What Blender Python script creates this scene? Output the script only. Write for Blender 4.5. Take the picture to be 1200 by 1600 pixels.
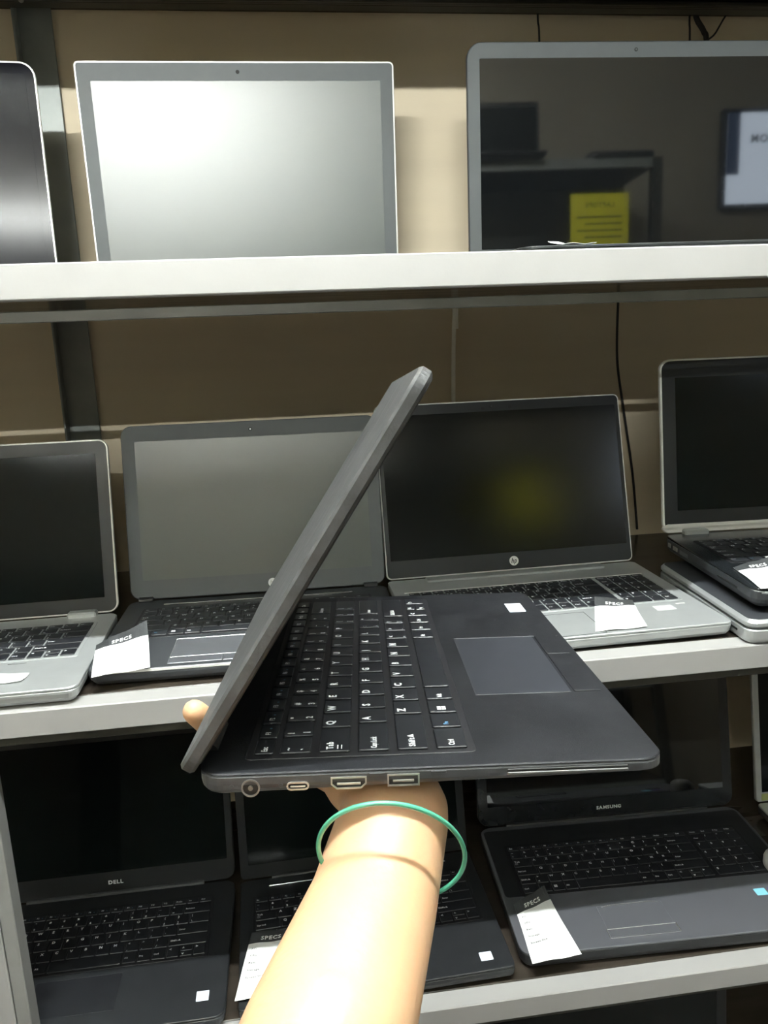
import bpy, math, random
from mathutils import Vector, Matrix, Euler
random.seed(7)
sc = bpy.context.scene
for o in list(bpy.data.objects): bpy.data.objects.remove(o)
R = math.radians

# ------------------------------------------------------------------ camera
cam_d = bpy.data.cameras.new('camera'); cam = bpy.data.objects.new('camera', cam_d)
sc.collection.objects.link(cam); sc.camera = cam
cam_d.sensor_fit = 'HORIZONTAL'; cam_d.sensor_width = 36.0; cam_d.lens = 36.0*1226.27/1200.0
cam_d.clip_start = 0.02; cam_d.clip_end = 50
rx, up, fw = Vector((.99084,-.12974,-.03739)), Vector((.06503,.21588,.97425)), Vector((.11832,.96776,-.22234))
cm = Matrix((rx, up, -fw)).transposed().to_4x4(); cm.translation = (0, 0, 1.40)
cam.matrix_world = cm

# ------------------------------------------------------------------ world, exposure
w = bpy.data.worlds.new('world'); sc.world = w; w.use_nodes = True
w.node_tree.nodes['Background'].inputs[0].default_value = (.75, .85, 1, 1)
w.node_tree.nodes['Background'].inputs[1].default_value = 0.05
vs = sc.view_settings
vs.view_transform = 'Standard'; vs.look = 'None'; vs.gamma = 1; vs.use_curve_mapping = False
vs.exposure = 1.2
P_CEIL, P_WALL, P_BACK = 290, 370, 4

# ------------------------------------------------------------------ materials
def mat(name, col, rough=.5, metal=0., noise=.0, nscale=40., bump=0., bscale=300., spec=.5, emit=None, estr=0., stretch=None, coat=0.):
    m = bpy.data.materials.new(name); m.use_nodes = True
    nt = m.node_tree; N = nt.nodes; L = nt.links
    b = N['Principled BSDF']
    b.inputs['Base Color'].default_value = (*col, 1); b.inputs['Roughness'].default_value = rough
    b.inputs['Metallic'].default_value = metal; b.inputs['Specular IOR Level'].default_value = spec
    b.inputs['Coat Weight'].default_value = coat; b.inputs['Coat Roughness'].default_value = .05
    tc = N.new('ShaderNodeTexCoord'); mp = N.new('ShaderNodeMapping'); L.new(tc.outputs['Object'], mp.inputs[0])
    if stretch: mp.inputs['Scale'].default_value = stretch
    if noise:
        n = N.new('ShaderNodeTexNoise'); n.inputs['Scale'].default_value = nscale; n.inputs['Detail'].default_value = 5
        L.new(mp.outputs[0], n.inputs['Vector'])
        r = N.new('ShaderNodeMapRange'); r.inputs[1].default_value = .3; r.inputs[2].default_value = .7
        r.inputs[3].default_value = 1-noise; r.inputs[4].default_value = 1+noise
        L.new(n.outputs['Fac'], r.inputs[0])
        mx = N.new('ShaderNodeMix'); mx.data_type = 'RGBA'; mx.blend_type = 'MULTIPLY'; mx.inputs[0].default_value = 1
        mx.inputs[6].default_value = (*col, 1)
        cb = N.new('ShaderNodeCombineColor')
        for i in range(3): L.new(r.outputs[0], cb.inputs[i])
        L.new(cb.outputs[0], mx.inputs[7]); L.new(mx.outputs[2], b.inputs['Base Color'])
        r2 = N.new('ShaderNodeMapRange'); r2.inputs[1].default_value = .3; r2.inputs[2].default_value = .7
        dr = min(.06, noise*.35); r2.inputs[3].default_value = max(rough-dr, .01); r2.inputs[4].default_value = min(rough+dr, 1)
        L.new(n.outputs['Fac'], r2.inputs[0]); L.new(r2.outputs[0], b.inputs['Roughness'])
    if bump:
        n2 = N.new('ShaderNodeTexNoise'); n2.inputs['Scale'].default_value = bscale; n2.inputs['Detail'].default_value = 3
        L.new(mp.outputs[0], n2.inputs['Vector'])
        bp = N.new('ShaderNodeBump'); bp.inputs['Strength'].default_value = bump; bp.inputs['Distance'].default_value = .001
        L.new(n2.outputs['Fac'], bp.inputs['Height']); L.new(bp.outputs[0], b.inputs['Normal'])
    if emit:
        b.inputs['Emission Color'].default_value = (*emit, 1); b.inputs['Emission Strength'].default_value = estr
    return m
M = {}
M['wall']   = mat('beige_wall_panel', (.73,.63,.47), .75, noise=.05, nscale=5, bump=.1, stretch=(.3,1,3))
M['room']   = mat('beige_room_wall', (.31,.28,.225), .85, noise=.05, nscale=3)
M['ceil']   = mat('white_ceiling', (.75,.76,.74), .9, noise=.03)
M['floor']  = mat('grey_floor_tile', (.16,.15,.14), .4, noise=.1)
M['lip']    = mat('pale_grey_laminate', (.315,.31,.30), .45, noise=.03, nscale=12, bump=.05, spec=.4)
M['board']  = mat('dark_brown_laminate', (.035,.028,.022), .22, noise=.15, nscale=8, stretch=(1,6,1))
M['steel']  = mat('grey_green_painted_steel', (.24,.26,.25), .42, metal=.2, noise=.1, nscale=25)
M['rail']   = mat('dark_olive_painted_steel', (.042,.041,.033), .38, metal=.2, noise=.12, nscale=25)
M['bolt']   = mat('zinc_bolt', (.6,.6,.58), .3, metal=.9, noise=.05)
M['silver'] = mat('silver_anodised_aluminium', (.50,.52,.52), .38, metal=.55, noise=.03, nscale=60, bump=.05, bscale=900)
M['rim']    = mat('bright_silver_rim', (.80,.80,.77), .35, metal=.25, noise=.02)
M['black']  = mat('black_laptop_plastic', (.012,.013,.0145), .42, noise=.12, nscale=60, bump=.1, bscale=1500)
M['softblack'] = mat('soft_touch_black', (.0065,.007,.0088), .55, noise=.18, nscale=45, bump=.15, bscale=1800, spec=.3)
M['scuff']  = mat('scuffed_soft_touch_charcoal', (.048,.050,.052), .50, noise=.35, nscale=70, bump=.25, bscale=500)
M['edge']   = mat('charcoal_edge', (.040,.042,.046), .40, noise=.25, nscale=90)
M['dark']   = mat('dark_grey_plastic', (.034,.037,.041), .40, noise=.08, nscale=60, bump=.08, bscale=1500)
M['gunmetal'] = mat('gunmetal_brushed', (.14,.145,.16), .30, metal=.45, noise=.015, nscale=20)
M['bezelgrey'] = mat('grey_matte_bezel', (.085,.095,.10), .55, noise=.04)
M['bezelblack'] = mat('black_matte_bezel', (.010,.0115,.013), .42, noise=.05)
M['bezelglossy'] = mat('black_glossy_bezel', (.012,.014,.016), .22, noise=.05)
M['lcd_bright'] = mat('matte_display_glare', (.060,.072,.066), .36, spec=1.0)  # base colour lifted to grey for room light scattered by matte screens
M['lcd_matte']  = mat('matte_display_dark', (.003,.004,.004), .16, spec=.5)
M['lcd_dim']    = mat('matte_display_black', (.004,.006,.006), .12, spec=.22)
M['lcd_gloss']  = mat('glossy_display_black', (.006,.007,.008), .035, spec=.9)
M['lcd_deep'] = mat('deep_glossy_display', (.004,.004,.007), .14, spec=.08)
M['key']    = mat('black_key_plastic', (.014,.015,.018), .38, noise=.08, nscale=90)
M['keyb']   = mat('black_key_tray', (.010,.010,.012), .5, noise=.08)
M['legend'] = mat('white_key_print', (.92,.94,.96), .6, noise=.02)
M['legendblue'] = mat('blue_key_print', (.15,.38,.62), .6, noise=.02)
M['tray_silver'] = mat('silver_key_tray', (.42,.44,.44), .4, metal=.4, noise=.03)
M['chrome'] = mat('chrome', (.75,.76,.78), .18, metal=.9, noise=.03)
M['nickel'] = mat('nickel_port_shell', (.55,.55,.52), .32, metal=.8, noise=.1, nscale=200)
M['hole']   = mat('dark_port_opening', (.006,.006,.006), .6, noise=.05)
M['paper']  = mat('white_tag_paper', (.86,.88,.86), .7, noise=.03, nscale=30, bump=.1, bscale=120)
M['ink']    = mat('black_print_ink', (.02,.02,.02), .55, noise=.05)
M['inkgrey'] = mat('tag_header_ink', (.045,.048,.05), .4, noise=.15, nscale=60)
M['sticker'] = mat('pale_blue_white_sticker', (.72,.80,.95), .4, noise=.05)
M['stickerc'] = mat('cyan_sticker', (.22,.55,.68), .35, noise=.1)
M['stickerp'] = mat('purple_sticker', (.10,.06,.22), .35, noise=.1)
M['stickery'] = mat('yellow_green_sticker', (.42,.46,.18), .45, noise=.1)
M['stickerg'] = mat('grey_sticker', (.62,.64,.62), .35, noise=.05)
M['skin']   = mat('brown_skin', (.56,.345,.20), .48, noise=.07, nscale=18, bump=.25, bscale=350)
M['nail']   = mat('finger_nail', (.80,.58,.46), .25, noise=.03)
_b = M['skin'].node_tree.nodes['Principled BSDF']
_b.inputs['Subsurface Weight'].default_value = .15; _b.inputs['Subsurface Radius'].default_value = (.008,.003,.0015); _b.inputs['Subsurface Scale'].default_value = 1
M['green']  = mat('green_bangle', (.07,.32,.21), .25, noise=.08, nscale=60, coat=.4)
M['cable']  = mat('black_cable_rubber', (.018,.016,.014), .5, noise=.05)
M['cream']  = mat('cream_cable', (.95,.93,.85), .5, noise=.05)
M['white']  = mat('white_plastic', (.85,.87,.87), .3, noise=.02)
M['yellow'] = mat('yellow_poster', (.80,.76,.03), .5, noise=.06, nscale=14)
M['postgrey'] = mat('grey_painted_post', (.22,.22,.21), .5, noise=.05)
M['jack'] = mat('dark_port_metal', (.20,.20,.20), .35, metal=.7, noise=.1)
M['tpdark'] = mat('smooth_dark_touchpad', (.028,.030,.036), .32, noise=.05)
M['tube']   = mat('lit_fluorescent_tube', (.9,.9,.9), .4, emit=(.95,1.0,.98), estr=P_CEIL)
M['tubew']  = mat('lit_wall_tube', (.9,.9,.9), .4, emit=(.96,1.0,.96), estr=P_WALL)
M['tubeb']  = mat('lit_rear_tube', (.9,.9,.9), .4, emit=(.95,1.0,.98), estr=P_BACK)
M['screen_on'] = mat('lit_monitor_screen', (.5,.55,.6), .4, emit=(.62,.72,.85), estr=2.2)
M['screen_bar'] = mat('lit_monitor_sidebar', (.03,.04,.08), .4, emit=(.03,.05,.10), estr=1.0)

# ------------------------------------------------------------------ mesh building helpers
class MB:
    def __init__(s): s.v = []; s.f = []; s.m = []
    def quadstrip(s, rings, mi=0, cap=True, close=True):
        b = len(s.v); n = len(rings[0])
        for r in rings: s.v += [tuple(p) for p in r]
        for k in range(len(rings)-1):
            for i in range(n if close else n-1):
                j = (i+1) % n
                s.f.append((b+k*n+i, b+k*n+j, b+(k+1)*n+j, b+(k+1)*n+i)); s.m.append(mi)
        if cap:
            s.f.append(tuple(b+i for i in reversed(range(n)))); s.m.append(mi)
            s.f.append(tuple(b+(len(rings)-1)*n+i for i in range(n))); s.m.append(mi)
    def slab(s, x0, x1, y0, y1, z0, z1, r=.0, b=.0005, n=5, mi=0, under=None, z0f=None, cap0=True):
        """rounded-rectangle plate, bevelled; under=(inset,height) undercuts the lower edge; z0f(y) lets the bottom slope"""
        def ring(ins, z, slope=False):
            rr = max(r-ins, .00005); out = []
            for cx, cy, a0 in ((x1-ins-rr, y1-ins-rr, 0), (x0+ins+rr, y1-ins-rr, 90), (x0+ins+rr, y0+ins+rr, 180), (x1-ins-rr, y0+ins+rr, 270)):
                for k in range(n+1):
                    a = R(a0+90*k/n); x = cx+rr*math.cos(a); y = cy+rr*math.sin(a)
                    out.append((x, y, z+(z0f(y) if slope and z0f else 0)))
            return out
        rings = []
        if under:
            ui, uh = under
            for t in (0, .25, .5, .75): 
                a = R(90*t); rings.append(ring(ui*(1-math.sin(a)), z0+uh*(1-math.cos(a)), True))
            rings.append(ring(0, z0+uh))
        else:
            rings += [ring(b, z0, True), ring(0, z0+b, True)]
        rings += [ring(0, z1-b), ring(b, z1)]
        s.quadstrip(rings, mi, cap=False)
        base = len(s.v)-len(rings)*len(rings[0]); nn = len(rings[0])
        if cap0: s.f.append(tuple(base+i for i in reversed(range(nn)))); s.m.append(mi)
        s.f.append(tuple(len(s.v)-nn+i for i in range(nn))); s.m.append(mi)
    def box(s, x0, x1, y0, y1, z0, z1, b=.001, mi=0): s.slab(x0, x1, y0, y1, z0, z1, .0001+b, b, 1, mi)
    def tube(s, pts, rad, seg=10, mi=0, closed=False):
        pts = [Vector(p) for p in pts]; n = len(pts); rings = []
        rads = rad if isinstance(rad, (list, tuple)) else [rad]*n
        nrm = None
        for i, p in enumerate(pts):
            if closed: t = pts[(i+1) % n]-pts[i-1]
            else: t = pts[min(i+1, n-1)]-pts[max(i-1, 0)]
            t.normalize()
            if nrm is None:
                nrm = t.orthogonal().normalized()
            nrm = (nrm-t*nrm.dot(t)).normalized(); bn = t.cross(nrm)
            rings.append([p+rads[i]*(math.cos(2*math.pi*k/seg)*nrm+math.sin(2*math.pi*k/seg)*bn) for k in range(seg)])
        if closed: rings.append(rings[0])
        s.quadstrip(rings, mi, cap=not closed)
    def disc(s, c, rad, z0, z1, seg=24, mi=0, b=.0002):
        f = lambda rr, z: [(c[0]+rr*math.cos(2*math.pi*k/seg), c[1]+rr*math.sin(2*math.pi*k/seg), z) for k in range(seg)]
        s.quadstrip([f(rad, z0), f(rad, z1-b), f(rad-b, z1)], mi)
    def text(s, txt, x, y, z, h, mi=0, bold=0., sx=1., align='L', shear=0.):
        """flat lettering lying in the xy plane, cap height h; y is the base line"""
        adv = 0; items = []
        for ch in txt:
            g = glyph(ch, bold); items.append((g, adv)); adv += g[2]
        tot = adv*h*sx/.72
        ox = x-(tot/2 if align == 'C' else tot if align == 'R' else 0)
        for g, a in items:
            b = len(s.v); k = h/.72
            s.v += [(ox+(a+p[0]+shear*p[1])*k*sx, y+p[1]*k, z) for p in g[0]]
            for f in g[1]: s.f.append(tuple(b+i for i in f)); s.m.append(mi)
    def xf(s, mtx, start=0):
        for i in range(start, len(s.v)): s.v[i] = tuple(mtx @ Vector(s.v[i]))
    def build(s, name, mats, parent=None, loc=(0,0,0), rot=(0,0,0), smooth=False, label=None):
        me = bpy.data.meshes.new(name); me.from_pydata(s.v, [], s.f); me.update()
        mats = mats if isinstance(mats, (list, tuple)) else [mats]
        for m in mats: me.materials.append(M[m] if isinstance(m, str) else m)
        me.polygons.foreach_set('material_index', s.m)
        if smooth: me.polygons.foreach_set('use_smooth', [True]*len(s.f))
        o = bpy.data.objects.new(name, me); sc.collection.objects.link(o)
        o.location = loc; o.rotation_euler = rot
        if parent: o.parent = parent
        if label: o['label'] = label
        return o
_G = {}
def glyph(ch, bold=0.):
    k = (ch, bold)
    if k in _G: return _G[k]
    if ch == ' ': _G[k] = ([], [], .3); return _G[k]
    cu = bpy.data.curves.new('t', 'FONT'); cu.body = ch; cu.resolution_u = 2; cu.offset = bold; cu.fill_mode = 'FRONT'
    ob = bpy.data.objects.new('t', cu)
    me = bpy.data.meshes.new_from_object(ob)
    v = [(p.co.x, p.co.y) for p in me.vertices]; f = [tuple(q.vertices) for q in me.polygons]
    # make every face look up
    ff = []
    for q in f:
        a = sum(v[q[i]][0]*v[q[(i+1) % len(q)]][1]-v[q[(i+1) % len(q)]][0]*v[q[i]][1] for i in range(len(q)))
        ff.append(q if a > 0 else tuple(reversed(q)))
    w_ = (max(p[0] for p in v)+.08) if v else .3
    bpy.data.objects.remove(ob); bpy.data.curves.remove(cu); bpy.data.meshes.remove(me)
    _G[k] = (v, ff, w_); return _G[k]
def empty(name, loc=(0,0,0), rot=(0,0,0)):
    o = bpy.data.objects.new(name, None); sc.collection.objects.link(o); o.location = loc; o.rotation_euler = rot
    o.empty_display_size = .05; return o
def tag(o, label, cat, group=None):
    o['label'] = label; o['category'] = cat
    if group: o['group'] = group
    return o
def struct(name, mb, m, label=None):
    o = mb.build(name, m); o['kind'] = 'structure'
    if label: o['label'] = label
    return o

# ------------------------------------------------------------------ room shell
YW = 1.29; XL, XR, YF, ZC = -1.6, 2.6, -1.7, 2.7
b = MB(); b.box(XL, XR, YW, YW+.1, 0, ZC); struct('wall_back', b, 'wall', 'beige wall behind the laptop shelves')
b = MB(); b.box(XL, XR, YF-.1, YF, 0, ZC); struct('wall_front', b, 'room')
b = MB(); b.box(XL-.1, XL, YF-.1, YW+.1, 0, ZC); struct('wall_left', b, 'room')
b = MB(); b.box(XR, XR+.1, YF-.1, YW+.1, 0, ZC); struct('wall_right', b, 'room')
b = MB(); b.box(XL-.1, XR+.1, YF-.1, YW+.1, -.1, 0); struct('floor', b, 'floor')
b = MB(); b.box(XL-.1, XR+.1, YF-.1, YW+.1, ZC, ZC+.1); struct('ceiling', b, 'ceil')

# lamps: fluorescent battens
def batten(loc, length, m, label, rot=(0,0,0)):
    t = empty('fluorescent_light', loc, rot); tag(t, label, 'light', 'fluorescent battens')
    b = MB(); b.box(-length/2-.03, length/2+.03, -.03, .03, .0, .035, .004); b.build('batten_housing', 'white', t)
    b = MB(); b.tube([(-length/2, 0, -.022), (length/2, 0, -.022)], .013, 12); b.build('lamp_tube', m, t)
    for s in (-1, 1):
        b = MB(); b.box(s*(length/2+.012)-.01, s*(length/2+.012)+.01, -.016, .016, -.038, .0, .003); b.build('lamp_holder', 'white', t)
batten((.10, .32, ZC-.036), 1.2, 'tube', 'lit white tube light on the ceiling in front of the laptop rack')
batten((-.25, -.62, ZC-.036), 1.2, 'tubeb', 'lit white tube light on the ceiling behind the photographer')
batten((-.55, YF+.036, 2.22), 1.2, 'tubew', 'lit warm tube light on the wall opposite the laptop rack', (R(90),0,0))

vl = MB(); vl.box(-1.30, .20, YF, -1.45, 2.147, 2.162, .001)  # unseen board, added to cut the tube's light off the lower shelves
tag(vl.build('light_baffle', 'white'), 'white ledge added under the wall tube to shade the lower shelves', 'baffle')

# ------------------------------------------------------------------ main rack
S0, S1, S2, S3, S4 = 1.881, 1.462, 1.040, .607, .19
rack = empty('display_rack', (0, .775, 0)); tag(rack, 'tall steel shop rack with pale grey shelf edges and dark shelves', 'rack')
oy = -.775
for k, z in enumerate((S0, S1, S2, S3, S4)):
    b = MB(); b.box(-.95, 1.35, .800+oy, (1.2895 if k == 0 else 1.262)+oy, z-.018, z, .001); b.build('shelf_board', 'board', rack)
    zt = z+.011 if k == 1 else z
    b = MB(); b.box(-.95, 1.35, .773+oy, .7995+oy, zt-.032 if k == 1 else zt-.029, zt, .0012); b.build('shelf_edge', 'lip', rack)
    # angle rail at the back, with its groove
    b = MB(); b.box(-.95, 1.35, 1.232+oy, 1.238+oy, z-.0265, z-.0185, .0008)
    b.box(-.95, 1.35, 1.226+oy, 1.232+oy, z-.0265, z-.0225, .0008)
    b.box(-.95, 1.35, 1.240+oy, 1.262+oy, z-.026, z-.0185, .0008)
    b.build('back_rail', 'rail', rack)
    b = MB(); b.box(-.95, 1.35, .7815+oy, .7845+oy, z-.041, z-.0305, .0008); b.build('front_rail', 'rail', rack)
def post(x, w_, y0, y1, z0=0, z1=2.2):
    b = MB(); b.box(x-w_/2, x+w_/2, y1-.003+oy, y1+oy, z0, z1, .0008)         # angle post: face and return
    b.box(x-w_/2-.0005, x-w_/2+.0025, y0+oy, y1+oy, z0, z1, .0008)
    return b
post(-.3125, .048, 1.262, 1.286).build('back_post', 'steel', rack)
post(1.17, .048, 1.262, 1.286).build('back_post', 'steel', rack)
b = MB(); b.box(-.3385, -.3235, .776+oy, .800+oy, 0, S2-.030, .001); b.box(-.398, -.339, .774+oy, .800+oy, 0, S2-.030, .001, 1); b.build('front_post', ['postgrey', 'lip'], rack)
for x, z in ((-.3255, 1.8705), (-.312, 1.8515), (-.311, 1.4475), (-.311, 1.4395)):
    b = MB(); b.disc((0, 0), .0035, 0, .003, 12); b.disc((0, 0), .002, .003, .0045, 6)
    yb = 1.2825 if z > 1.86 else 1.226
    b.build('bolt', 'bolt', rack, (x, yb+oy, z), (R(90), 0, 0))

# ------------------------------------------------------------------ keyboards
def rows_for(lang, style):
    q = {'us': ('QWERTYUIOP', 'ASDFGHJKL', 'ZXCVBNM'), 'fr': ('AZERTYUIOP', 'QSDFGHJKLM', 'WXCVBN')}[lang]
    r0 = [('Esc', 1)]+[('F%d' % i, 1) for i in range(1, 13)]+[('PrtSc', 1), ('Ins', 1), ('Del', 1)]
    s0 = 15.0/16; r0 = [(t, s0) for t, _ in r0]
    nums = ('&1', '~2', '"3', "'4", '(5', '-6', '`7', '_8', '^9', '@0', ')-', '+=') if lang == 'fr' else ('!1', '"2', '#3', '$4', '%5', '^6', '&7', '*8', '(9', ')0', '_-', '+=')
    r1 = [('~`', 1)]+[(t, 1) for t in nums]+[('Backspace', 2)]
    r2 = [('Tab', 1.5)]+[(c, 1) for c in q[0]]+[('{[', 1), ('}]', 1), ('|\\', 1.5)]
    if lang == 'fr':
        r3 = [('Caps Lock', 1.75)]+[(c, 1) for c in q[1]]+[('%u', 1), ('Enter', 2.25)]
        r4 = [('Shift', 1.25), ('><', 1)]+[(c, 1) for c in q[2]]+[('?,', 1), ('.;', 1), ('/:', 1), ('!', 1), ('Shift', 2.75)]
    else:
        r3 = [('Caps Lock', 1.75)]+[(c, 1) for c in q[1]]+[(':;', 1), ('"\'', 1), ('Enter', 2.25)]
        r4 = [('Shift', 2.25)]+[(c, 1) for c in q[2]]+[('<,', 1), ('>.', 1), ('?/', 1), ('Shift', 2.75)]
    r5 = [('Ctrl', 1.25), ('Fn', 1), ('#W', 1), ('Alt', 1), ('', 5), ('Alt', 1), ('Prt', 1), ('Ctrl', 1), ('<', .917), ('^v', .917), ('>', .916)]
    return [r0, r1, r2, r3, r4, r5]
PADS = [[('Home', 1), ('End', 1), ('PgUp', 1), ('PgDn', 1)], [('Num', 1), ('/', 1), ('*', 1), ('-', 1)], [('7', 1), ('8', 1), ('9', 1), ('+', 1)],
        [('4', 1), ('5', 1), ('6', 1), ('+', 1)], [('1', 1), ('2', 1), ('3', 1), ('Ent', 1)], [('0', 2), ('.', 1), ('Ent', 1)]]
def keyboard(root, x0, x1, ytop, ybot, z, lang='us', pad=False, legends=True, tray='keyb', gap=.0022, key_h=.0014, big=False, keymat='key', rows_y=None, well=.003, island=None, chrome=False):
    tb = MB(); tb.slab(x0-well, x1+well, ybot-well, ytop+well, z-.0008, z+.0004, .003, .0002, 3)
    if island:
        tb.slab(x0-.001, x1+.001, ybot-.001, ytop+.001, z+.0001, z+.0005, .002, .0001, 3, mi=1)
    kb = tb.build('keyboard', [tray, island or tray], root)
    if chrome:
        cb = MB(); cb.box(x0-well-.001, x1+well+.001, ytop+well, ytop+well+.0025, z, z+.0008, .0003); cb.build('keyboard_trim', 'rim', kb)
    total = 15 + (4.25 if pad else 0); u = (x1-x0)/total
    hf = .62; unit = (ytop-ybot)/(5+hf)
    for ri, row in enumerate(rows_for(lang, 0)):
        if rows_y: ky1, ky0 = rows_y[ri]
        else:
            ky1 = ytop-(0 if ri == 0 else hf*unit+(ri-1)*unit); ky0 = ky1-(hf*unit if ri == 0 else unit)
            ky1 -= gap/2; ky0 += gap/2
        seqs = [(0, row)]
        if pad: seqs.append((15.25, PADS[ri]))
        for off, rw in seqs:
            cx = off
            for t, wd in rw:
                kx0 = x0+cx*u+gap/2; kx1 = x0+(cx+wd)*u-gap/2; cx += wd
                w2, h2 = (kx1-kx0)/2, (ky1-ky0)/2
                parts = [(-h2, h2, t)]
                if t == '^v': parts = [(.0004, h2, '^'), (-h2, -.0004, 'v')]
                for yy0, yy1, tt in parts:
                    kbm = MB(); kbm.slab(-w2, w2, yy0, yy1, 0, key_h, .0009, .0004, 2, cap0=False)
                    if legends and tt:
                        zt = key_h+.00006; hh = yy1-yy0; s_ = .0042 if big else .0040
                        mi = 1
                        if tt == '#W':
                            for qx in (0, 1):
                                for qy in (0, 1):
                                    q0 = -w2+.0025+qx*.0024; q1 = -.0018+qy*.0024
                                    kbm.v += [(q0, q1, zt), (q0+.0021, q1, zt), (q0+.0021, q1+.0021, zt), (q0, q1+.0021, zt)]
                                    nb = len(kbm.v)-4; kbm.f.append((nb, nb+1, nb+2, nb+3)); kbm.m.append(1)
                        elif tt in ('Fn',):
                            kbm.text(tt, -w2+.002, -.001, zt, .0024, 2, .02)
                        elif len(tt) == 1:
                            kbm.text(tt, -w2+.0020, yy1-.0018-s_ if hh > .010 else (yy0+yy1)/2-s_/2, zt, s_, 1, .04)
                        elif len(tt) == 2 and ri == 0:
                            kbm.text(tt, -w2*.6, (yy0+yy1)/2-.001, zt, .0026, 1, .03, sx=.85)
                            if ri == 0: kbm.text('o', w2*.3, (yy0+yy1)/2-.001, zt, .0016, 2, .02)
                        elif len(tt) == 2:
                            kbm.text(tt[0], -w2+.0020, yy1-.0052, zt, .0034, 1, .04)
                            kbm.text(tt[1], -w2+.0020, yy0+.0016, zt, .0034, 1, .04)
                        elif tt == 'Shift' and hh > .01:
                            kbm.text('Shift', -w2+.0018, -.0012, zt, .0030, 1, .035)
                            kbm.v += [(-w2+.0112, -.0010, zt), (-w2+.0150, -.0010, zt), (-w2+.0131, .0022, zt)]
                            nb = len(kbm.v)-3; kbm.f.append((nb, nb+1, nb+2)); kbm.m.append(1)
                        elif tt == 'Tab' and hh > .01:
                            kbm.text('Tab', -w2+.0018, .0008, zt, .0032, 1, .035)
                            for yq in (-.0016, -.0034):
                                nb = len(kbm.v); kbm.v += [(-w2+.0018, yq, zt), (-w2+.0060, yq, zt), (-w2+.0060, yq+.0005, zt), (-w2+.0018, yq+.0005, zt)]
                                kbm.f.append((nb, nb+1, nb+2, nb+3)); kbm.m.append(1)
                        else:
                            kbm.text(tt, -w2+.0016, (yy0+yy1)/2-.0014, zt, .0028 if hh > .009 else .0020, 1, .035, sx=.8 if len(tt) < 6 else .62)
                    kbm.build('key', [keymat, 'legend', 'legendblue'], kb, ((kx0+kx1)/2, (ky0+ky1)/2, z+.0003))
    return kb

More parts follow.
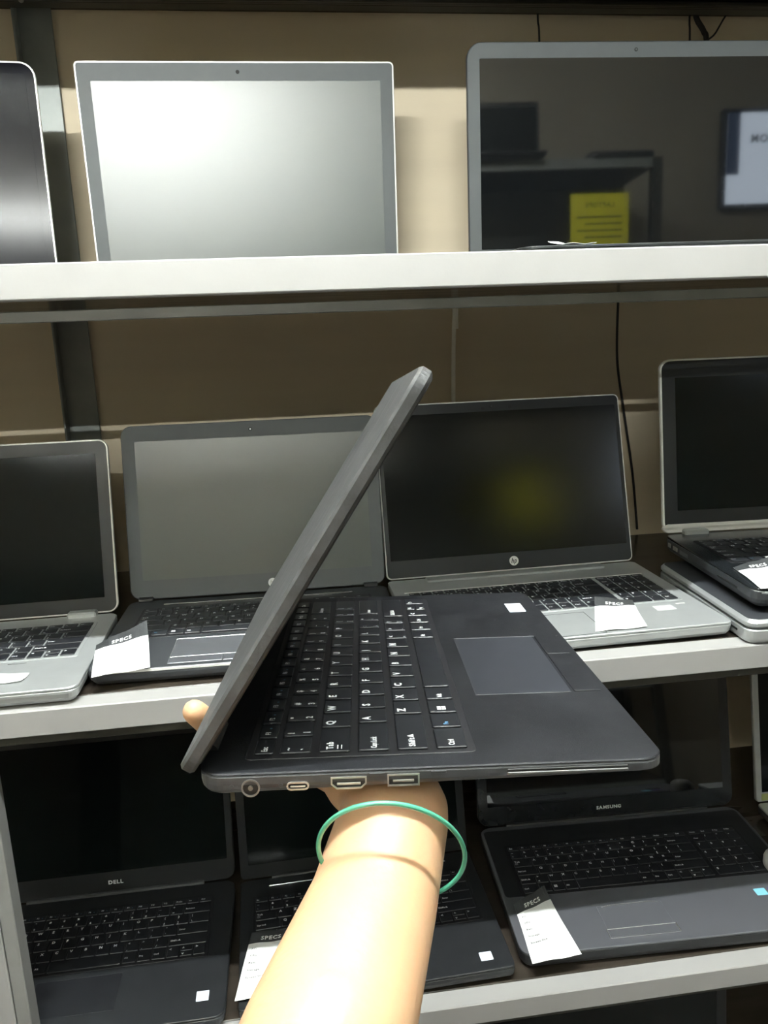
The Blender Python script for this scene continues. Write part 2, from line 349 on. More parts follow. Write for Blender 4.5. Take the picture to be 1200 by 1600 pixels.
# ------------------------------------------------------------------ laptops
def laptop(X, Y, yaw, z, W, D, T, H, tilt, label, top='black', side='black', lidm='black', bez='bezelblack', lcd='lcd_matte',
           mar=(.016,.016,.020,.022), kb=None, tp=None, tpb=None, logo=None, cam_dot='hole', r=.010, lt=.006, rim=.0022, group='open laptops on the display shelves',
           under=(.017,.0135), hinges='bar', hinge_m=None, bezel_r=None, tpm=None, cam_x=0.):
    root = empty('laptop', (X, Y, z), (0, 0, R(yaw))); tag(root, label, 'laptop', group)
    b = MB(); b.slab(-W/2, W/2, -D, 0, 0, T-.0035, r, .0006, 6, under=under); b.build('base', side, root)
    b = MB(); b.slab(-W/2, W/2, -D, 0, T-.0034, T, r, .0008, 6); b.build('palm_deck', top, root)
    for sx in (-1, 1):
        for sy in (.02, D-.02):
            f_ = MB(); f_.disc((0, 0), .006, -.0012, .0008, 12); f_.build('rubber_foot', 'cable', root, (sx*(W/2-.03), -sy, .0002))
    lid = MB(); lid.slab(-W/2, W/2, 0, H, -lt, 0, r, .0006, 6)
    L = lid.build('lid', lidm, root, (0, .002, T+.0008), (R(90-tilt), 0, 0))
    b = MB(); br = bezel_r if bezel_r is not None else max(r-rim, .001)
    b.slab(-W/2+rim, W/2-rim, rim, H-rim, -.0004, .0006, br, .0003, 6); b.build('bezel', bez, L)
    ml, mr, mt, mb_ = mar
    b = MB(); b.slab(-W/2+ml, W/2-mr, mb_, H-mt, .0000, .0009, .0008, .0001, 1); b.build('screen', lcd, L)
    if cam_dot:
        b = MB(); b.disc((cam_x, H-mt/2-rim/2), .0024, .0004, .0011, 16, 0); b.disc((cam_x, H-mt/2-rim/2), .0012, .0011, .0014, 12, 1); b.build('webcam', ['hole', cam_dot], L)
    if logo:
        kind = logo[0]
        if kind == 'disc':
            lx, ly, lr, m1, m2 = logo[1:]
            b = MB(); b.disc((lx, ly), lr, .0005, .0010, 28, 0)
            b.text('hp', lx, ly-lr*.42, .0011, lr*1.05, 1, .02, sx=.8, align='C', shear=.25); b.build('logo', [m1, m2], L)
        else:
            lx, ly, h_, m1, tx = logo[1:]
            b = MB(); b.text(tx, lx, ly, .0008, h_, 0, .04, sx=1.15, align='C'); b.build('logo', m1, L)
    hm = hinge_m or side
    if hinges == 'bar':
        b = MB(); b.tube([(-W/2+.045, .002, T-.0005), (W/2-.045, .002, T-.0005)], .0045, 12); b.build('hinge', hm, root)
    elif hinges == 'pair':
        for s in (-1, 1):
            b = MB(); b.box(s*W*.37-.018, s*W*.37+.018, -.010, .004, T-.003, T+.0065, .002); b.build('hinge', hm, root)
    elif hinges == 'cyl':
        for s in (-1, 1):
            b = MB(); b.tube([(s*(W/2-.012), -.001, T+.001), (s*(W/2-.030), -.001, T+.001)], .0048, 14); b.build('hinge', hm, root)
    if kb: keyboard(root, *kb['r'], T, **{k: v for k, v in kb.items() if k != 'r'})
    if tp:
        x0, x1, y0, y1 = tp
        b = MB(); b.slab(x0, x1, y0, y1, T-.0003, T+.0002, .002, .0001, 3); t = b.build('touchpad', tpm or top, root)
        b = MB()   # thin groove outline
        for q in ((x0-.0006, x1+.0006, y1, y1+.0006), (x0-.0006, x1+.0006, y0-.0006, y0), (x0-.0006, x0, y0, y1), (x1, x1+.0006, y0, y1)):
            b.box(q[0], q[1], q[2], q[3], T, T+.00035, .0001)
        b.build('touchpad_rim', 'keyb' if not tpb or len(tpb) < 2 else tpb[1], t)
        if tpb:
            n_ = tpb[0]; xm = (x0+x1)/2
            yb0, yb1 = tpb[2], tpb[3]
            for a_, c_ in ((x0, xm-.0004), (xm+.0004, x1)):
                b = MB(); b.slab(a_, c_, yb0, yb1, T-.0003, T+.0010, .001, .0004, 2); b.build('touchpad_button', n_, t)
    return root, L
def sticker(root, x0, x1, y0, y1, z, m, name='sticker', marks=None):
    b = MB(); b.slab(x0, x1, y0, y1, z+.00005, z+.0004, .0008, .0001, 2)
    if marks: b.text(marks[0], (x0+x1)/2, y0+(y1-y0)*.3, z+.00045, marks[1], 1, .02, align='C')
    b.build(name, [m, 'ink'], root)

T_ = .020
# --- top shelf
A_, _ = laptop(-.4500, 1.06, 6, S1, .36, .25, .016, .258, 3, 'glossy black screened laptop with silver rounded rim, at the left end of the top shelf', top='silver', side='silver', lidm='rim', bez='lcd_deep', lcd='lcd_deep',
       mar=(.012,.012,.014,.014), r=.018, rim=.0022, kb=dict(r=(-.14,.14,-.03,-.13), legends=False), tp=(-.05,.05,-.22,-.145))
B_, _ = laptop(-.0306, 1.1365, 0, S1, .4079, .290, .018, .2680, -2, 'large laptop with thin silver rim, grey bezel and matte screen pale with glare on the top shelf', top='silver', side='dark', lidm='rim', bez='bezelgrey', lcd='lcd_bright',
       mar=(.0185,.0185,.0235,.018), r=.006, rim=.0022, kb=dict(r=(-.17,.17,-.04,-.15), pad=True, legends=False), tp=(-.09,.02,-.25,-.17))
C_, _ = laptop(.4805, 1.06, -2.0, S1, .444, .262, .018, .2735, 1.0, 'large dark grey laptop with mirror-like screen reflecting the room, right end of the top shelf', top='black', side='black', lidm='dark', bez='bezelgrey', lcd='lcd_gloss',
       mar=(.0165,.0165,.0195,.022), r=.020, rim=.0012, cam_dot='bezelgrey', kb=dict(r=(-.18,.18,-.04,-.15), pad=True, legends=False), tp=(-.09,.02,-.24,-.17))
# --- middle shelf
D_, _ = laptop(-.3980, .9992, .4, S2, .338, .2235, T_, .2244, 12.8, 'silver laptop with black keys cut off by the left edge, on the middle shelf', top='silver', side='silver', lidm='rim', bez='bezelblack', lcd='lcd_dim',
       mar=(.016,.016,.018,.020), r=.012, rim=.002, hinges='pair', hinge_m='silver', kb=dict(r=(-.147,.147,-.033,-.137), tray='tray_silver', gap=.0026), tp=(-.055,.045,-.212,-.148), tpm='silver')
b = MB(); b.box(.078, .098, -.1475, -.1468, T_, T_+.0003, .0001); b.build('indicator_slot', 'hole', D_)
E_, _ = laptop(-.0480, 1.0349, -1.7, S2, .345, .229, T_, .2344, 11.4, 'dark grey laptop with pale reflections on its screen, second from left on middle shelf', top='dark', side='dark', lidm='dark', bez='bezelgrey', lcd='lcd_bright',
       mar=(.0175,.0175,.0215,.026), r=.014, rim=.0012, hinges='cyl', hinge_m='black', cam_dot='legend', logo=('disc', .018, .0125, .0062, 'legend', 'stickerg'),
       kb=dict(r=(-.146,.146,-.038,-.136)), tp=(-.088,.030,-.203,-.150), tpm='gunmetal', tpb=('gunmetal', 'chrome', -.222, -.2065))
b = MB(); b.box(-.125, .125, -.024, -.0225, T_, T_+.002, .0006); b.build('deck_trim', 'chrome', E_)
b = MB(); b.box(-.162, .162, -.2294, -.2286, T_-.0036, T_-.0006, .0003); b.build('front_sheen', 'rim', E_)  # bright strip put in for the gloss along the front edge
F_, FL_ = laptop(.3112, 1.0474, 1.2, S2, .3660, .2537, T_, .2475, 15.6, 'silver laptop with number pad and black screen reflecting a yellow glow, on the middle shelf', top='silver', side='silver', lidm='rim', bez='bezelblack', lcd='lcd_matte',
       mar=(.0075,.0075,.0160,.0260), r=.008, rim=.0018, hinges='none', cam_dot='dark', cam_x=-.012, logo=('disc', .003, .0135, .0068, 'rim', 'bezelblack'),
       kb=dict(r=(-.165,.163,-.062,-.168), pad=True, tray='tray_silver', gap=.0022, chrome=True), tp=(-.085,.03,-.25,-.182), tpm='silver')
b = MB(); b.disc((-.024, .2365), .0028, .0004, .0010, 16); b.disc((.016, .2365), .0028, .0004, .0010, 16); b.build('camera_array', 'hole', FL_)
b = MB(); b.slab(-.13, .13, -.022, -.003, T_, T_+.003, .004, .0012, 3); b.build('speaker_bar', 'silver', F_)
sticker(F_, .118, .142, -.200, -.184, T_, 'stickerg')
sticker(F_, .150, .162, -.1835, -.1805, T_, 'rim', 'indicator_light')
# stack at the right: closed one below, open one on top
H_ = empty('laptop', (.6857, 1.0034, S2), (0, 0, R(-2.1))); tag(H_, 'closed silver edged laptop with dark lid lying at the bottom of the stack', 'laptop')
W, D = .350, .238
b = MB(); b.slab(-W/2, W/2, -D, 0, 0, .0175, .014, .001, 6, under=(.008, .007)); b.build('base', 'silver', H_)
b = MB(); b.slab(-W/2, W/2, -D, 0, .0185, .0290, .014, .0035, 6); b.build('lid', 'silver', H_)
b = MB(); b.slab(-W/2+.004, W/2-.004, -D+.004, -.004, .0284, .0294, .011, .0003, 6); b.build('lid_cover', 'dark', H_)
def side_ports(root, W, z, names):
    for nm, y0, y1, h0, h1, m in names:
        b = MB(); b.box(-.0008, .0006, y0, y1, h0, h1, .0003); b.build(nm, m, root, (-W/2, 0, z))
side_ports(H_, W, 0, [('audio_port', -.030, -.022, .006, .014, 'nickel'), ('usb_port', -.050, -.036, .007, .013, 'nickel'), ('vga_port', -.082, -.058, .006, .0135, 'gunmetal'), ('card_slot', -.215, -.165, .010, .0125, 'hole')])
G_, GL_ = laptop(.7105, 1.0311, -3.8, S2+.0350, .352, .2552, .025, .2503, 8.9, 'open laptop with silver rim and black keys stacked on a closed laptop at the right', top='bezelglossy', side='dark', lidm='rim', bez='bezelblack', lcd='lcd_dim',
       mar=(.022,.022,.027,.032), r=.016, rim=.0030, hinges='pair', hinge_m='silver', cam_dot=None, under=(.016,.012), kb=dict(r=(-.150,.150,-.046,-.150)), tp=(-.05,.04,-.23,-.17))
b = MB(); b.slab(-.176, .176, 0, .013, -.0060, .0012, .008, .0008, 5); b.build('lid_foot', 'rim', GL_)
side_ports(G_, .352, 0, [('audio_port', -.026, -.018, .0115, .0175, 'nickel'), ('usb_port', -.048, -.034, .0115, .0170, 'nickel'), ('vga_port', -.082, -.056, .0115, .0170, 'gunmetal'), ('card_slot', -.215, -.165, .0135, .0155, 'hole')])
b = MB(); b.slab(-.1755, .1755, -.2555, -.0005, .0185, .0222, .016, .0008, 6); b.build('silver_band', 'silver', G_)
# --- bottom shelf
TI = .022
I_, _ = laptop(-.2832, 1.0239, 0.0, S3, .337, .2385, TI, .235, 14, 'black laptop with white maker name under its screen, left end of the lowest visible shelf', top='black', side='dark', lidm='black', bez='bezelblack', lcd='lcd_dim',
       mar=(.014,.010,.018,.030), r=.014, rim=.0010, logo=('text', .0, .0125, .0052, 'legend', 'DELL'), kb=dict(r=(-.138,.138,-.030,-.139)), tp=(-.066,.037,-.208,-.152), tpm='softblack')
sticker(I_, .133, .148, -.213, -.198, TI, 'sticker')
J_, _ = laptop(.0639, 1.0221, 1.8, S3, .3402, .228, TI, .235, 14, 'black laptop mostly hidden behind the raised forearm on the lowest visible shelf', top='black', side='black', lidm='black', bez='bezelblack', lcd='lcd_dim',
       mar=(.012,.012,.018,.020), r=.006, rim=.0010, kb=dict(r=(-.150,.150,-.040,-.140), lang='fr'), tp=(-.05,.05,-.215,-.155), tpm='softblack')
b = MB(); b.box(-.130, .130, -.0195, -.0175, TI, TI+.002, .0006); b.build('deck_trim', 'chrome', J_)
sticker(J_, .130, .146, -.213, -.199, TI, 'sticker')
TK = .025
K_, _ = laptop(.4716, 1.0632, -2.2, S3, .4191, .261, TK, .250, 12, 'wide black laptop with number pad and grey glossy palm rest on the lowest visible shelf', top='gunmetal', side='black', lidm='black', bez='bezelglossy', lcd='lcd_gloss',
       mar=(.016,.016,.018,.030), r=.018, rim=.0010, logo=('text', .003, .0125, .0050, 'stickerg', 'SAMSUNG'), under=(.014,.012),
       kb=dict(r=(-.178,.178,-.052,-.155), pad=True, lang='fr', well=.004), tp=(-.088,.001,-.232,-.191), tpm='gunmetal', tpb=('gunmetal', 'gunmetal', -.247, -.236))
b = MB(); b.slab(-.205, .205, -.158, -.010, TK, TK+.0002, .006, .0001, 3); b.build('keyboard_surround', 'black', K_)
b = MB()
b.box(-.090, .003, -.2345, -.2330, TK, TK+.0016, .0006); b.box(-.090, .003, -.2495, -.2488, TK, TK+.0012, .0003); b.box(-.091, -.0895, -.249, -.233, TK, TK+.0014, .0004); b.box(.0025, .004, -.249, -.233, TK, TK+.0014, .0004)
b.build('button_frame', 'chrome', K_)
b = MB(); b.tube([(-.082, -.1925, TK), (-.07, -.1912, TK+.0006), (-.015, -.1908, TK+.0006), (-.004, -.1922, TK)], .0008, 8); b.build('touchpad_ridge', 'chrome', K_)
sticker(K_, .135, .151, -.200, -.187, TK, 'stickerc'); sticker(K_, .155, .172, -.198, -.187, TK, 'stickerp'); sticker(K_, .150, .175, -.216, -.202, TK, 'ink')
L_, _ = laptop(.8985, 1.0576, 0, S3, .350, .24, .022, .24, 10, 'grey framed laptop with black screen at the right edge of the lowest visible shelf', top='silver', side='dark', lidm='silver', bez='silver', lcd='lcd_dim',
       mar=(.010,.010,.014,.016), r=.006, rim=.001, kb=dict(r=(-.15,.15,-.035,-.14), legends=False), tp=(-.05,.05,-.22,-.16))
b = MB(); b.slab(-.166, -.150, .0025, .0135, .0009, .0013, .001, .0001, 2); b.build('sticker', 'stickery', L_.children[-1] if False else [c for c in L_.children if c.name.startswith('lid')][0])
N_, _ = laptop(.389, .885, 0, S4, .415, .08, .02, .255, 6, 'black laptop lid standing in shadow under the lowest visible shelf', top='black', side='black', lidm='black', bez='bezelblack', lcd='lcd_dim', r=.006, rim=.001)

# ------------------------------------------------------------------ paper tags
def tag_paper(p, z, label, head=.2, lines=(), curl=None, z2=None, title='SPECS', tsize=.006, sag=0.):
    """p: TL, TR, BR, BL world xy on the laptop; curl=(dx,dz) lift at the top; a thin bent sheet"""
    n, mrows = 12, 16; th = .00025
    c = Vector(((p[0][0]+p[2][0])/2, (p[0][1]+p[2][1])/2, z)); P = [Vector((q[0], q[1], 0)) for q in p]
    def surf(u, v):     # u 0..1 left-right, v 0..1 top-bottom
        q = (P[0]*(1-u)+P[1]*u)*(1-v)+(P[3]*(1-u)+P[2]*u)*v
        zz = .0012+.0012*math.sin(u*5+v*3)**2
        if curl:
            cu, amt, vs_ = curl
            t = max(0., 1-v/vs_); zz += amt*t*t*(u if cu > 0 else (1-u) if cu < 0 else 1)
        zz -= sag*max(0, v-.9)*10
        return Vector((q.x, q.y, z+zz))-c
    root = MB(); rings = []
    for s_ in (0, 1):
        for j in range(mrows+1):
            for i in range(n+1):
                q = surf(i/n, j/mrows); q.z += th*s_; root.v.append(tuple(q))
    N1 = (n+1)*(mrows+1)
    for j in range(mrows):
        for i in range(n):
            a = j*(n+1)+i; bq = a+1; d = a+n+1; e = d+1
            hv = 1 if (j+.5)/mrows < head else 0
            root.f.append((a, bq, e, d)); root.m.append(0)
            root.f.append((N1+a, N1+d, N1+e, N1+bq)); root.m.append(hv)
    for j in range(mrows):
        for i, fl in ((0, 0), (n, 1)):
            a = j*(n+1)+i; d = a+n+1
            root.f.append((a, d, N1+d, N1+a) if fl == 0 else (a, N1+a, N1+d, d)); root.m.append(0)
    for i in range(n):
        for j, fl in ((0, 0), (mrows, 1)):
            a = j*(n+1)+i; d = a+1
            root.f.append((a, N1+a, N1+d, d) if fl == 0 else (a, d, N1+d, N1+a)); root.m.append(0)
    t = root.build('spec_tag', ['paper', 'inkgrey'], None, c); tag(t, label, 'paper tag', 'paper spec tags on the laptops')
    wlen = (P[1]-P[0]).length; hlen = (P[3]-P[0]).length
    def wrt(txt, u, v, h, mi, bold, align='L'):
        mb = MB(); mb.text(txt, 0, 0, 0, h, 0, bold, align=align)
        vv = []
        for q in mb.v:
            s2 = surf(min(max(u+q[0]/wlen, 0), 1), min(max(v-q[1]/hlen, 0), 1)); vv.append((s2.x, s2.y, s2.z+th+.0003))
        mb.v = vv; return mb
    if title:
        wrt(title, .5, head*.78, tsize, 0, .03, 'C').build('title_print', 'paper', t)
    if lines:
        mb = MB()
        for k, tx in enumerate(lines):
            q = wrt(tx, .10, head+.10+k*.105, .0028, 0, .02); o_ = len(mb.v)
            mb.v += q.v; mb.f += [tuple(i+o_ for i in f) for f in q.f]; mb.m += q.m
        mb.build('printed_lines', 'ink', t)
    return t
LN = ('PC:', 'CPU:', 'Ram:', 'Storage:', 'Screen Size:')
tag_paper([(.2674,.8975), (.3169,.918), (.3249,.7975), (.2601,.7939)], S3+TK+.0003, 'white tag with black title on the left palm rest of the wide grey laptop', .19, LN, curl=(1,.006,.5), tsize=.0062)
tag_paper([(-.2319,.8863), (-.1769,.9096), (-.1587,.8052), (-.2169,.794)], S2+T_, 'white tag with curled grey top on the left palm rest of the dark grey laptop', .2, (), curl=(1,.016,.45), tsize=.0055)
tag_paper([(-.0868,.908), (-.0318,.908), (-.0405,.8005), (-.1035,.8005)], S3+TI+.0022, 'white tag partly hidden behind the forearm on the black laptop', .19, LN, curl=None, tsize=.0062)
tag_paper([(.3672,.886), (.4170,.886), (.3953,.800), (.3337,.800)], S2+T_, 'white tag with curled dark title on the silver laptop with number pad', .2, (), curl=(-1,.010,.4), tsize=.0055)
tag_paper([(-.345,.8305), (-.2855,.8182), (-.2885,.7989), (-.335,.7990)], S2+T_, 'blank white slip on the palm rest of the silver laptop at the left edge', 0, (), title=None)
tag_paper([(.5377,.868), (.5955,.872), (.5850,.7830), (.5230,.7870)], S2+.0300+.030, 'white tag on the open laptop of the stack at the right', .2, (), curl=(1,.010,.4), tsize=.0055)
tag_paper([(.287,.838), (.327,.842), (.330,.812), (.290,.808)], S1+.018, 'small curled white slip lying on the front of the top right laptop', 0, (), curl=(-1,.006,.9), title=None)

# ------------------------------------------------------------------ the round white object on the wide laptop
b = MB(); prof = [(.0175,0),(.019,.002),(.019,.010),(.017,.016),(.012,.020),(.006,.0215),(.0005,.022)]
b.quadstrip([[(1.35*rr*math.cos(2*math.pi*k/28), rr*math.sin(2*math.pi*k/28), zz) for k in range(28)] for rr, zz in prof])
o = b.build('computer_mouse', 'white', None, (.6595, .905, S3+TK+.0002), (0, 0, R(80)), smooth=True)
tag(o, 'white rounded mouse cut off by the right edge on the wide grey laptop', 'mouse')
b = MB(); b.tube([(.020, 0, .0145), (.010, 0, .0195), (.004, 0, .0212)], .0006, 6); b.build('button_seam', 'dark', o)

# ------------------------------------------------------------------ cables on the back wall
def smoothpts(pts, n=8):
    out = []; P = [Vector(p) for p in pts]; P = [P[0]*2-P[1]]+P+[P[-1]*2-P[-2]]
    for i in range(1, len(P)-2):
        for k in range(n):
            t = k/n; a, b_, c, d = P[i-1:i+3]
            out.append(.5*((2*b_)+(c-a)*t+(2*a-5*b_+4*c-d)*t*t+(3*b_-a-3*c+d)*t**3))
    out.append(P[-2]); return out
def cable(pts, r, m, label):
    c = Vector(pts[0]); b = MB(); b.tube([p-c for p in smoothpts(pts)], r, 8)
    o = b.build('cable', m, None, c, smooth=True); tag(o, label, 'cable', 'cables hanging behind the rack'); return o
yc = 1.279
cable([(.419,yc,1.862),(.4195,yc,1.850),(.422,yc,1.82),(.425,yc,1.66),(.43,yc,1.50)], .0016, 'cable', 'thin black cable hanging on the wall above the mirror-screened laptop, left one')
cable([(.662,yc,1.862),(.6622,yc,1.850),(.664,yc,1.82),(.668,yc,1.66),(.67,yc,1.50)], .0016, 'cable', 'thin straight black cable beside the thick curved one above the top right laptop')
cable([(.671,yc,1.8625),(.6755,yc,1.853),(.6865,yc,1.838),(.692,yc,1.818),(.697,yc,1.70),(.70,yc,1.5)], .0042, 'cable', 'thick black cable curving down behind the top right laptop')
cable([(.722,yc,1.862),(.716,yc,1.853),(.703,yc-.006,1.835),(.66,yc-.012,1.77),(.64,yc-.012,1.5)], .0014, 'cable', 'thin black cable slanting down to the left above the top right laptop')
cable([(.284,yc,1.452),(.285,yc,1.437),(.282,yc,1.405),(.279,yc,1.29),(.279,yc,1.12)], .0034, 'cream', 'cream cable hanging straight down behind the silver laptop')
b = MB(); b.tube([(0,0,.012),(0,0,-.03)], .0048, 10); b.build('cable_plug', 'cream', bpy.data.objects['cable.004'], (.0005,0,-.02))
cable([(.559,yc,1.46),(.559,yc,1.442),(.560,yc,1.344),(.574,yc,1.258),(.590,yc,1.17),(.597,yc,1.124),(.604,yc,1.064),(.606,yc,1.045)], .0022, 'cable', 'black cable hanging on the wall between the silver laptop and the stack')

# ------------------------------------------------------------------ held laptop
HM = Euler((.0149, .082, 1.4739)).to_matrix(); HO = Vector((-.0337, .468, 1.1907))
Hh = empty('laptop', HO, (.0149, .082, 1.4739)); tag(Hh, 'half open black laptop held up in one hand, ports on its near side', 'laptop')
W, D, T = .305, .208, .0115
b = MB(); b.slab(-W/2, W/2, -D, 0, 0, T-.0012, .011, .0007, 8, under=(.007,.0062), z0f=lambda y: .0036*(-y/D)); b.build('base', 'edge', Hh)
b = MB(); b.slab(-W/2, W/2, -D, 0, T-.0012, T, .011, .0006, 8); b.build('palm_deck', 'softblack', Hh)
rows_y = [(-.0228,-.0318), (-.0346,-.0490), (-.0527,-.0670), (-.0708,-.0850), (-.0889,-.1031), (-.1070,-.1212)]
keyboard(Hh, -.1375, .1365, -.0215, -.1225, T, lang='us', rows_y=rows_y, gap=.0024, key_h=.0012, big=True, well=.0025)
b = MB(); b.slab(-.0705, .0305, -.1870, -.1350, T-.0003, T+.00015, .002, .0001, 3); tpd = b.build('touchpad', 'tpdark', Hh)
b = MB()
for q in ((-.0711,.0311,-.1350,-.1344), (-.0711,-.0705,-.1870,-.1350), (.0305,.0311,-.205,-.1350)): b.box(*q, T, T+.0003, .0001)
b.build('touchpad_rim', 'dark', tpd)
for a_, c_ in ((-.0705,-.0080), (-.0072,.0305)):
    b = MB(); b.slab(a_, c_, -.2035, -.1885, T-.0003, T+.0007, .001, .0003, 2); b.build('touchpad_button', 'softblack', tpd)
sticker(Hh, .092, .116, -.1965, -.1840, T, 'sticker')
hl = MB(); hl.slab(-W/2, W/2, 0, .208, -.0068, 0, .012, .0014, 8)
open_ = R(57.41)
HL = hl.build('lid', 'scuff', Hh, (0, .004, T-.004), (math.pi-open_-0*1, 0, 0))
b = MB(); b.slab(-W/2+.002, W/2-.002, .006, .206, -.0004, .0006, .010, .0002, 6); b.build('bezel', 'bezelblack', HL)
b = MB(); b.slab(-W/2+.013, W/2-.013, .020, .190, .0000, .0009, .001, .0001, 1); b.build('screen', 'lcd_dim', HL)
b = MB(); b.disc((0, .198), .002, .0004, .0012, 14); b.build('webcam', 'hole', HL)
for s in (-1, 1):
    b = MB(); b.tube([(s*.128, -.001, T-.001), (s*.098, -.001, T-.001)], .0042, 14); b.build('hinge', 'dark', Hh)
for s in (-1, 1):
    for y in (-.02, -.19):
        b = MB(); b.disc((0, 0), .005, -.0014, .0006, 12); b.build('rubber_foot', 'cable', Hh, (s*.12, y, .0008+.0036*(-y/D)))
# ports in the near (left) side: local frame u = -y (towards front), z
def port(name, cu, w_, h_, zc, kind):
    b = MB(); x = -.0006
    def ringloop(wd, ht, xx):
        if kind == 'hdmi': pts = [(-wd/2, ht/2), (-wd/2, -ht*.1), (-wd/2+ht*.45, -ht/2), (wd/2-ht*.45, -ht/2), (wd/2, -ht*.1), (wd/2, ht/2)]
        elif kind == 'round': pts = [(wd/2*math.cos(a), ht/2*math.sin(a)) for a in [2*math.pi*k/20 for k in range(20)]]
        elif kind == 'pill':
            pts = []
            for sx, a0 in ((1, -90), (-1, 90)):
                for k in range(7): a = R(a0+30*k); pts.append((sx*(wd/2-ht/2)+ht/2*math.cos(a), ht/2*math.sin(a)))
        else: pts = [(-wd/2, ht/2), (-wd/2, -ht/2), (wd/2, -ht/2), (wd/2, ht/2)]
        return [(xx, -p[0], p[1]) for p in pts]
    e = .0007
    b.quadstrip([ringloop(w_, h_, .0008), ringloop(w_, h_, x), ringloop(w_-e*2, h_-e*2, x), ringloop(w_-e*2, h_-e*2, .0004)], 0, cap=False)
    n0 = len(b.v); rl = ringloop(w_-e*1.9, h_-e*1.9, .0001); b.v += rl; b.f.append(tuple(n0+i for i in range(len(rl)))); b.m.append(1)
    if kind in ('usb', 'pill', 'hdmi'):
        b.slab(-.0005, .0002, -w_*.33, w_*.33, -h_*.16, h_*.02, .0002, .0001, 1, mi=0)
    if kind == 'round': b.tube([(.0003, 0, 0), (-.0007, 0, 0)], .0011, 12, 0)
    b.build(name, ['jack' if kind == 'round' else 'nickel', 'hole'], Hh, (-W/2, -cu, zc))
port('power_jack', .0233, .0082, .0082, .0048, 'round')
port('usb_c_port', .0440, .0100, .0038, .0050, 'pill')
port('hdmi_port', .0664, .0158, .0056, .0056, 'hdmi')
port('usb_port', .0905, .0142, .0056, .0060, 'usb')
b = MB(); b.box(-.0008, .0004, -.1905, -.1365, .0052, .0066, .0003, 0); b.box(-.0005, .0006, -.1905, -.1365, .0066, .0080, .0003, 1); b.build('card_slot', ['jack', 'hole'], Hh, (-W/2, 0, .0012))
for cu in (.0150, .0365):
    b = MB(); b.tube([(.0004, 0, 0), (-.0003, 0, 0)], .0010, 10); b.build('indicator_light', 'dark', Hh, (-W/2, -cu, .0055))
b = MB()
for cu in (.0790, .1060): b.box(-.0003, .0003, -cu-.0035, -cu+.0035, .0078, .0090, .0001)
b.build('port_symbols', 'dark', Hh, (-W/2, 0, .0005))

# ------------------------------------------------------------------ the arm and hand
def rcone(mb, p0, p1, r0, r1, flat=1., fdir=None, seg=16):
    """tapered capsule with rounded ends, optionally flattened along fdir"""
    p0, p1 = Vector(p0), Vector(p1); t = (p1-p0); L = t.length; t.normalize()
    n = fdir.copy() if fdir else t.orthogonal(); n = (n-t*n.dot(t)).normalized(); bn = t.cross(n)
    rings = []
    st = [(-math.sin(R(a))*r0, math.cos(R(a))*r0) for a in (88, 65, 45, 22)]+[(L*k/4, r0+(r1-r0)*k/4) for k in range(5)]+[(L+math.sin(R(a))*r1, math.cos(R(a))*r1) for a in (22, 45, 65, 88)]
    for d, rr in st:
        rings.append([p0+t*d+rr*(math.cos(2*math.pi*k/seg)*n*flat+math.sin(2*math.pi*k/seg)*bn) for k in range(seg)])
    mb.quadstrip(rings)
def hw(x, y, z): return HO+HM@Vector((x, y, z))
up_n = (HM@Vector((0,0,1))).normalized()
hm = MB()
wr = hw(-.127, -.087, -.0245)
fa1 = Vector((.0240, .2950, 1.1560)); fa2 = Vector((.0005, .2450, 1.1420)); fa3 = Vector((-.055, .13, 1.085)); el = Vector((-.10, .03, 1.03))
rcone(hm, wr, fa1, .0262, .0285, .92, up_n, 28); rcone(hm, fa1, fa2, .0285, .0330, .95, up_n, 28)
rcone(hm, fa2, fa3, .0330, .0400, .97, up_n, 28); rcone(hm, fa3, el, .0400, .0415, 1, up_n, 28)
rcone(hm, el, (-.22, -.02, 1.16), .0415, .048, 1, up_n, 28); rcone(hm, (-.22, -.02, 1.16), (-.30, -.06, 1.28), .048, .056, 1, up_n, 28)
# palm: metacarpals
rcone(hm, wr, hw(-.085,-.075,-.0195), .0255, .0200, .8, up_n, 24)
MCP = {'i': (-.040,-.040,-.0135), 'm': (-.035,-.063,-.0135), 'r': (-.041,-.085,-.0135), 'p': (-.052,-.104,-.0130)}
for k, v in MCP.items(): rcone(hm, hw(-.105, -.080+(v[1]+.073)*.35, -.021), hw(*v), .0150, .0118, .95, up_n)
rcone(hm, hw(-.075,-.050,-.018), hw(-.070,-.095,-.018), .0130, .0120, .95, up_n)
rcone(hm, hw(-.055,-.045,-.0145), hw(-.060,-.098,-.0145), .0115, .0105, .95, up_n)
# thenar
rcone(hm, hw(-.100,-.075,-.0205), hw(-.070,-.035,-.0165), .0155, .0120)
FN = {'i': ((-.040,-.040,-.0135), (-.004,-.028,-.0125), (.018,-.022,-.0088), (.036,-.019,-.0072), (.0088,.0078,.0070,.0062)),
      'm': ((-.035,-.063,-.0135), (.006,-.061,-.0120), (.031,-.060,-.0085), (.050,-.060,-.0070), (.0090,.0080,.0071,.0062)),
      'r': ((-.041,-.085,-.0130), (-.003,-.091,-.0110), (.022,-.096,-.0078), (.040,-.100,-.0062), (.0086,.0076,.0068,.0060)),
      'p': ((-.052,-.104,-.0125), (-.024,-.117,-.0100), (-.006,-.126,-.0068), (.009,-.133,-.0052), (.0076,.0066,.0060,.0053))}
for k, q in FN.items():
    rr = q[4]
    for a in range(3): rcone(hm, hw(*q[a]), hw(*q[a+1]), rr[a], rr[a+1])
TH = [(-.070,-.035,-.0165,.0120), (-.064,-.012,-.0165,.0102), (-.058,.005,-.0115,.0088), (-.062,.0145,-.0010,.0072), (-.0690,.0185,.0072,.0068)]
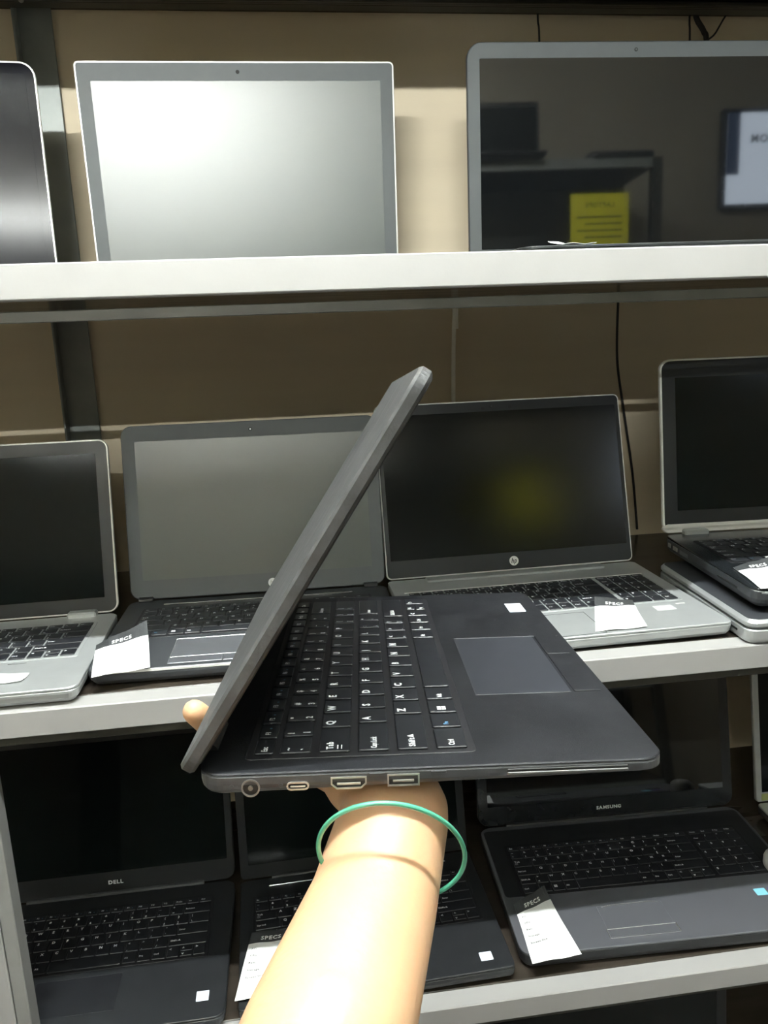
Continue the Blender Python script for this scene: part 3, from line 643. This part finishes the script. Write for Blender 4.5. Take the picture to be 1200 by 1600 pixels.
for a in range(4): rcone(hm, hw(*TH[a][:3]), hw(*TH[a+1][:3]), TH[a][3], TH[a+1][3])
raw = hm.build('person', 'skin')
rm = raw.modifiers.new('r', 'REMESH'); rm.mode = 'VOXEL'; rm.voxel_size = .0017; rm.use_smooth_shade = True
sm = raw.modifiers.new('s', 'SMOOTH'); sm.factor = .6; sm.iterations = 7
dg = bpy.context.evaluated_depsgraph_get()
pm = bpy.data.meshes.new_from_object(raw.evaluated_get(dg)); raw.modifiers.clear()
raw.data = pm; pm.polygons.foreach_set('use_smooth', [True]*len(pm.polygons)); pm.name = 'person'
tag(raw, 'bare brown forearm and hand reaching in from below, palm up under the laptop', 'person')
for q, a, rr in (('i', 3, .0062), ('m', 3, .0062), ('r', 3, .0060), ('p', 3, .0053)):
    c = hw(*FN[q][3]); d = (hw(*FN[q][3])-hw(*FN[q][2])).normalized()
    s_ = d.cross(up_n).normalized(); nn = s_.cross(d)*-1
    if nn.dot(up_n) > 0: nn = -nn
    nb = MB(); nb.slab(-.0042, .0042, -.005, .005, -.0006, .0004, .0038, .0002, 5)
    mt = Matrix((s_, d, s_.cross(d))).transposed().to_4x4(); mt.translation = c+nn*(rr-.0004)
    nb.xf(mt); nb.build('fingernail', 'nail', raw)
# bangle round the wrist
rc = Vector((.0344, .3000, 1.1775)); ra = Vector((.0318, -.003, -.0055)); rbv = Vector((.001, -.0085, .0300)); 
b = MB(); b.tube([ra*math.cos(t)+rbv*math.sin(t) for t in [2*math.pi*k/72 for k in range(72)]], .0011, 10, closed=True)
o = b.build('bangle', 'green', None, rc, smooth=True); tag(o, 'thin translucent green bangle hanging loosely round the wrist', 'bangle')

# ------------------------------------------------------------------ the other side of the shop (seen reflected in the screens)
op = empty('display_rack', (1.0, -1.25, 0)); tag(op, 'dark rack on the opposite side of the shop, seen reflected in the top right screen', 'rack')
for z in (2.10, 1.60, 1.18, .76, .34):
    b = MB(); b.box(-.9, .36, -.22, .20, z-.03, z, .001); b.build('shelf_board', 'board', op)
    b = MB(); b.box(-.9, .36, .201, .215, z-.035, z+.002, .001); b.build('shelf_edge', 'steel', op)
for x in (-.9, .36):
    b = MB(); b.box(x-.02, x+.02, .18, .22, 0, 2.10, .002); b.build('front_post', 'rail', op)
    b = MB(); b.box(x-.02, x+.02, -.24, -.20, 0, 2.10, .002); b.build('back_post', 'rail', op)
b = MB(); b.box(-.9, .36, -.222, -.215, 0, 2.08, .001); b.build('back_panel', 'rail', op)
cb = empty('added_cabinet', (-.72, -1.35, 0)); tag(cb, 'low dark cupboard added opposite the rack to dim screen reflections', 'added_cabinet')  # unseen piece, added to cut bounce and darken the screens' reflections
b = MB(); b.box(-.80, .78, -.22, .22, .05, 1.50, .003); b.box(-.78, .76, -.20, .20, 0, .05, .002); b.build('added_cabinet_body', 'rail', cb)
for k in range(3):
    x0 = -.795+k*.527
    b = MB(); b.box(x0, x0+.515, .2205, .238, .08, 1.47, .003); d_ = b.build('door', 'board', cb)
    b = MB(); b.tube([(x0+.47, .250, .75), (x0+.47, .250, .95)], .006, 8); b.box(x0+.465, x0+.475, .236, .25, .755, .765); b.box(x0+.465, x0+.475, .236, .25, .935, .945); b.build('door_handle', 'chrome', d_)
laptop(.74, -1.09, 180, 2.10, .34, .12, .02, .21, 4, 'black laptop standing on top of the opposite rack, seen only in reflection', r=.01, rim=.001)
pad = MB(); pad.slab(-.13, .13, -.08, .08, 0, .022, .03, .005, 5)
o = pad.build('laptop_sleeve', 'black', None, (1.22, -1.10, 2.101)); tag(o, 'flat black sleeve lying on top of the opposite rack', 'sleeve')
b = MB(); b.slab(-.115, .115, 0, .215, 0, .0012, .002, .0003, 2, mi=0)
b.text('LAPTOPS', 0, .165, .0014, .018, 1, .02, align='C')
for k in range(4): b.box(-.09, .09-.03*(k % 2), .125-.025*k, .131-.025*k, .0012, .0016, .0001, 1)
o = b.build('poster', ['yellow', 'inkgrey'], None, (1.13, -1.029, 1.755), (R(90), 0, R(180))); tag(o, 'yellow poster hanging on the front of the opposite rack', 'poster')
mn = empty('monitor', (2.24, YF+.02, 2.02)); tag(mn, 'lit wall monitor with pale page, seen reflected in the top right screen', 'monitor')
b = MB(); b.slab(-.33, .33, -.02, .42, 0, .04, .008, .003, 3); b.build('monitor_case', 'bezelglossy', mn, (0, 0, 0), (R(90), 0, R(180)))
b = MB(); b.slab(-.31, .31, 0, .40, .039, .0415, .002, .0005, 2); pn = b.build('screen', 'screen_on', mn, (0, 0, 0), (R(90), 0, R(180)))
b = MB(); b.slab(.25, .31, .13, .40, .0415, .0420, .001, .0001, 2); b.build('screen_sidebar', 'screen_bar', pn)
b = MB(); b.text('HOM', .20, .27, .0425, .035, 0, .03, align='R'); b.build('screen_text', 'ink', pn)
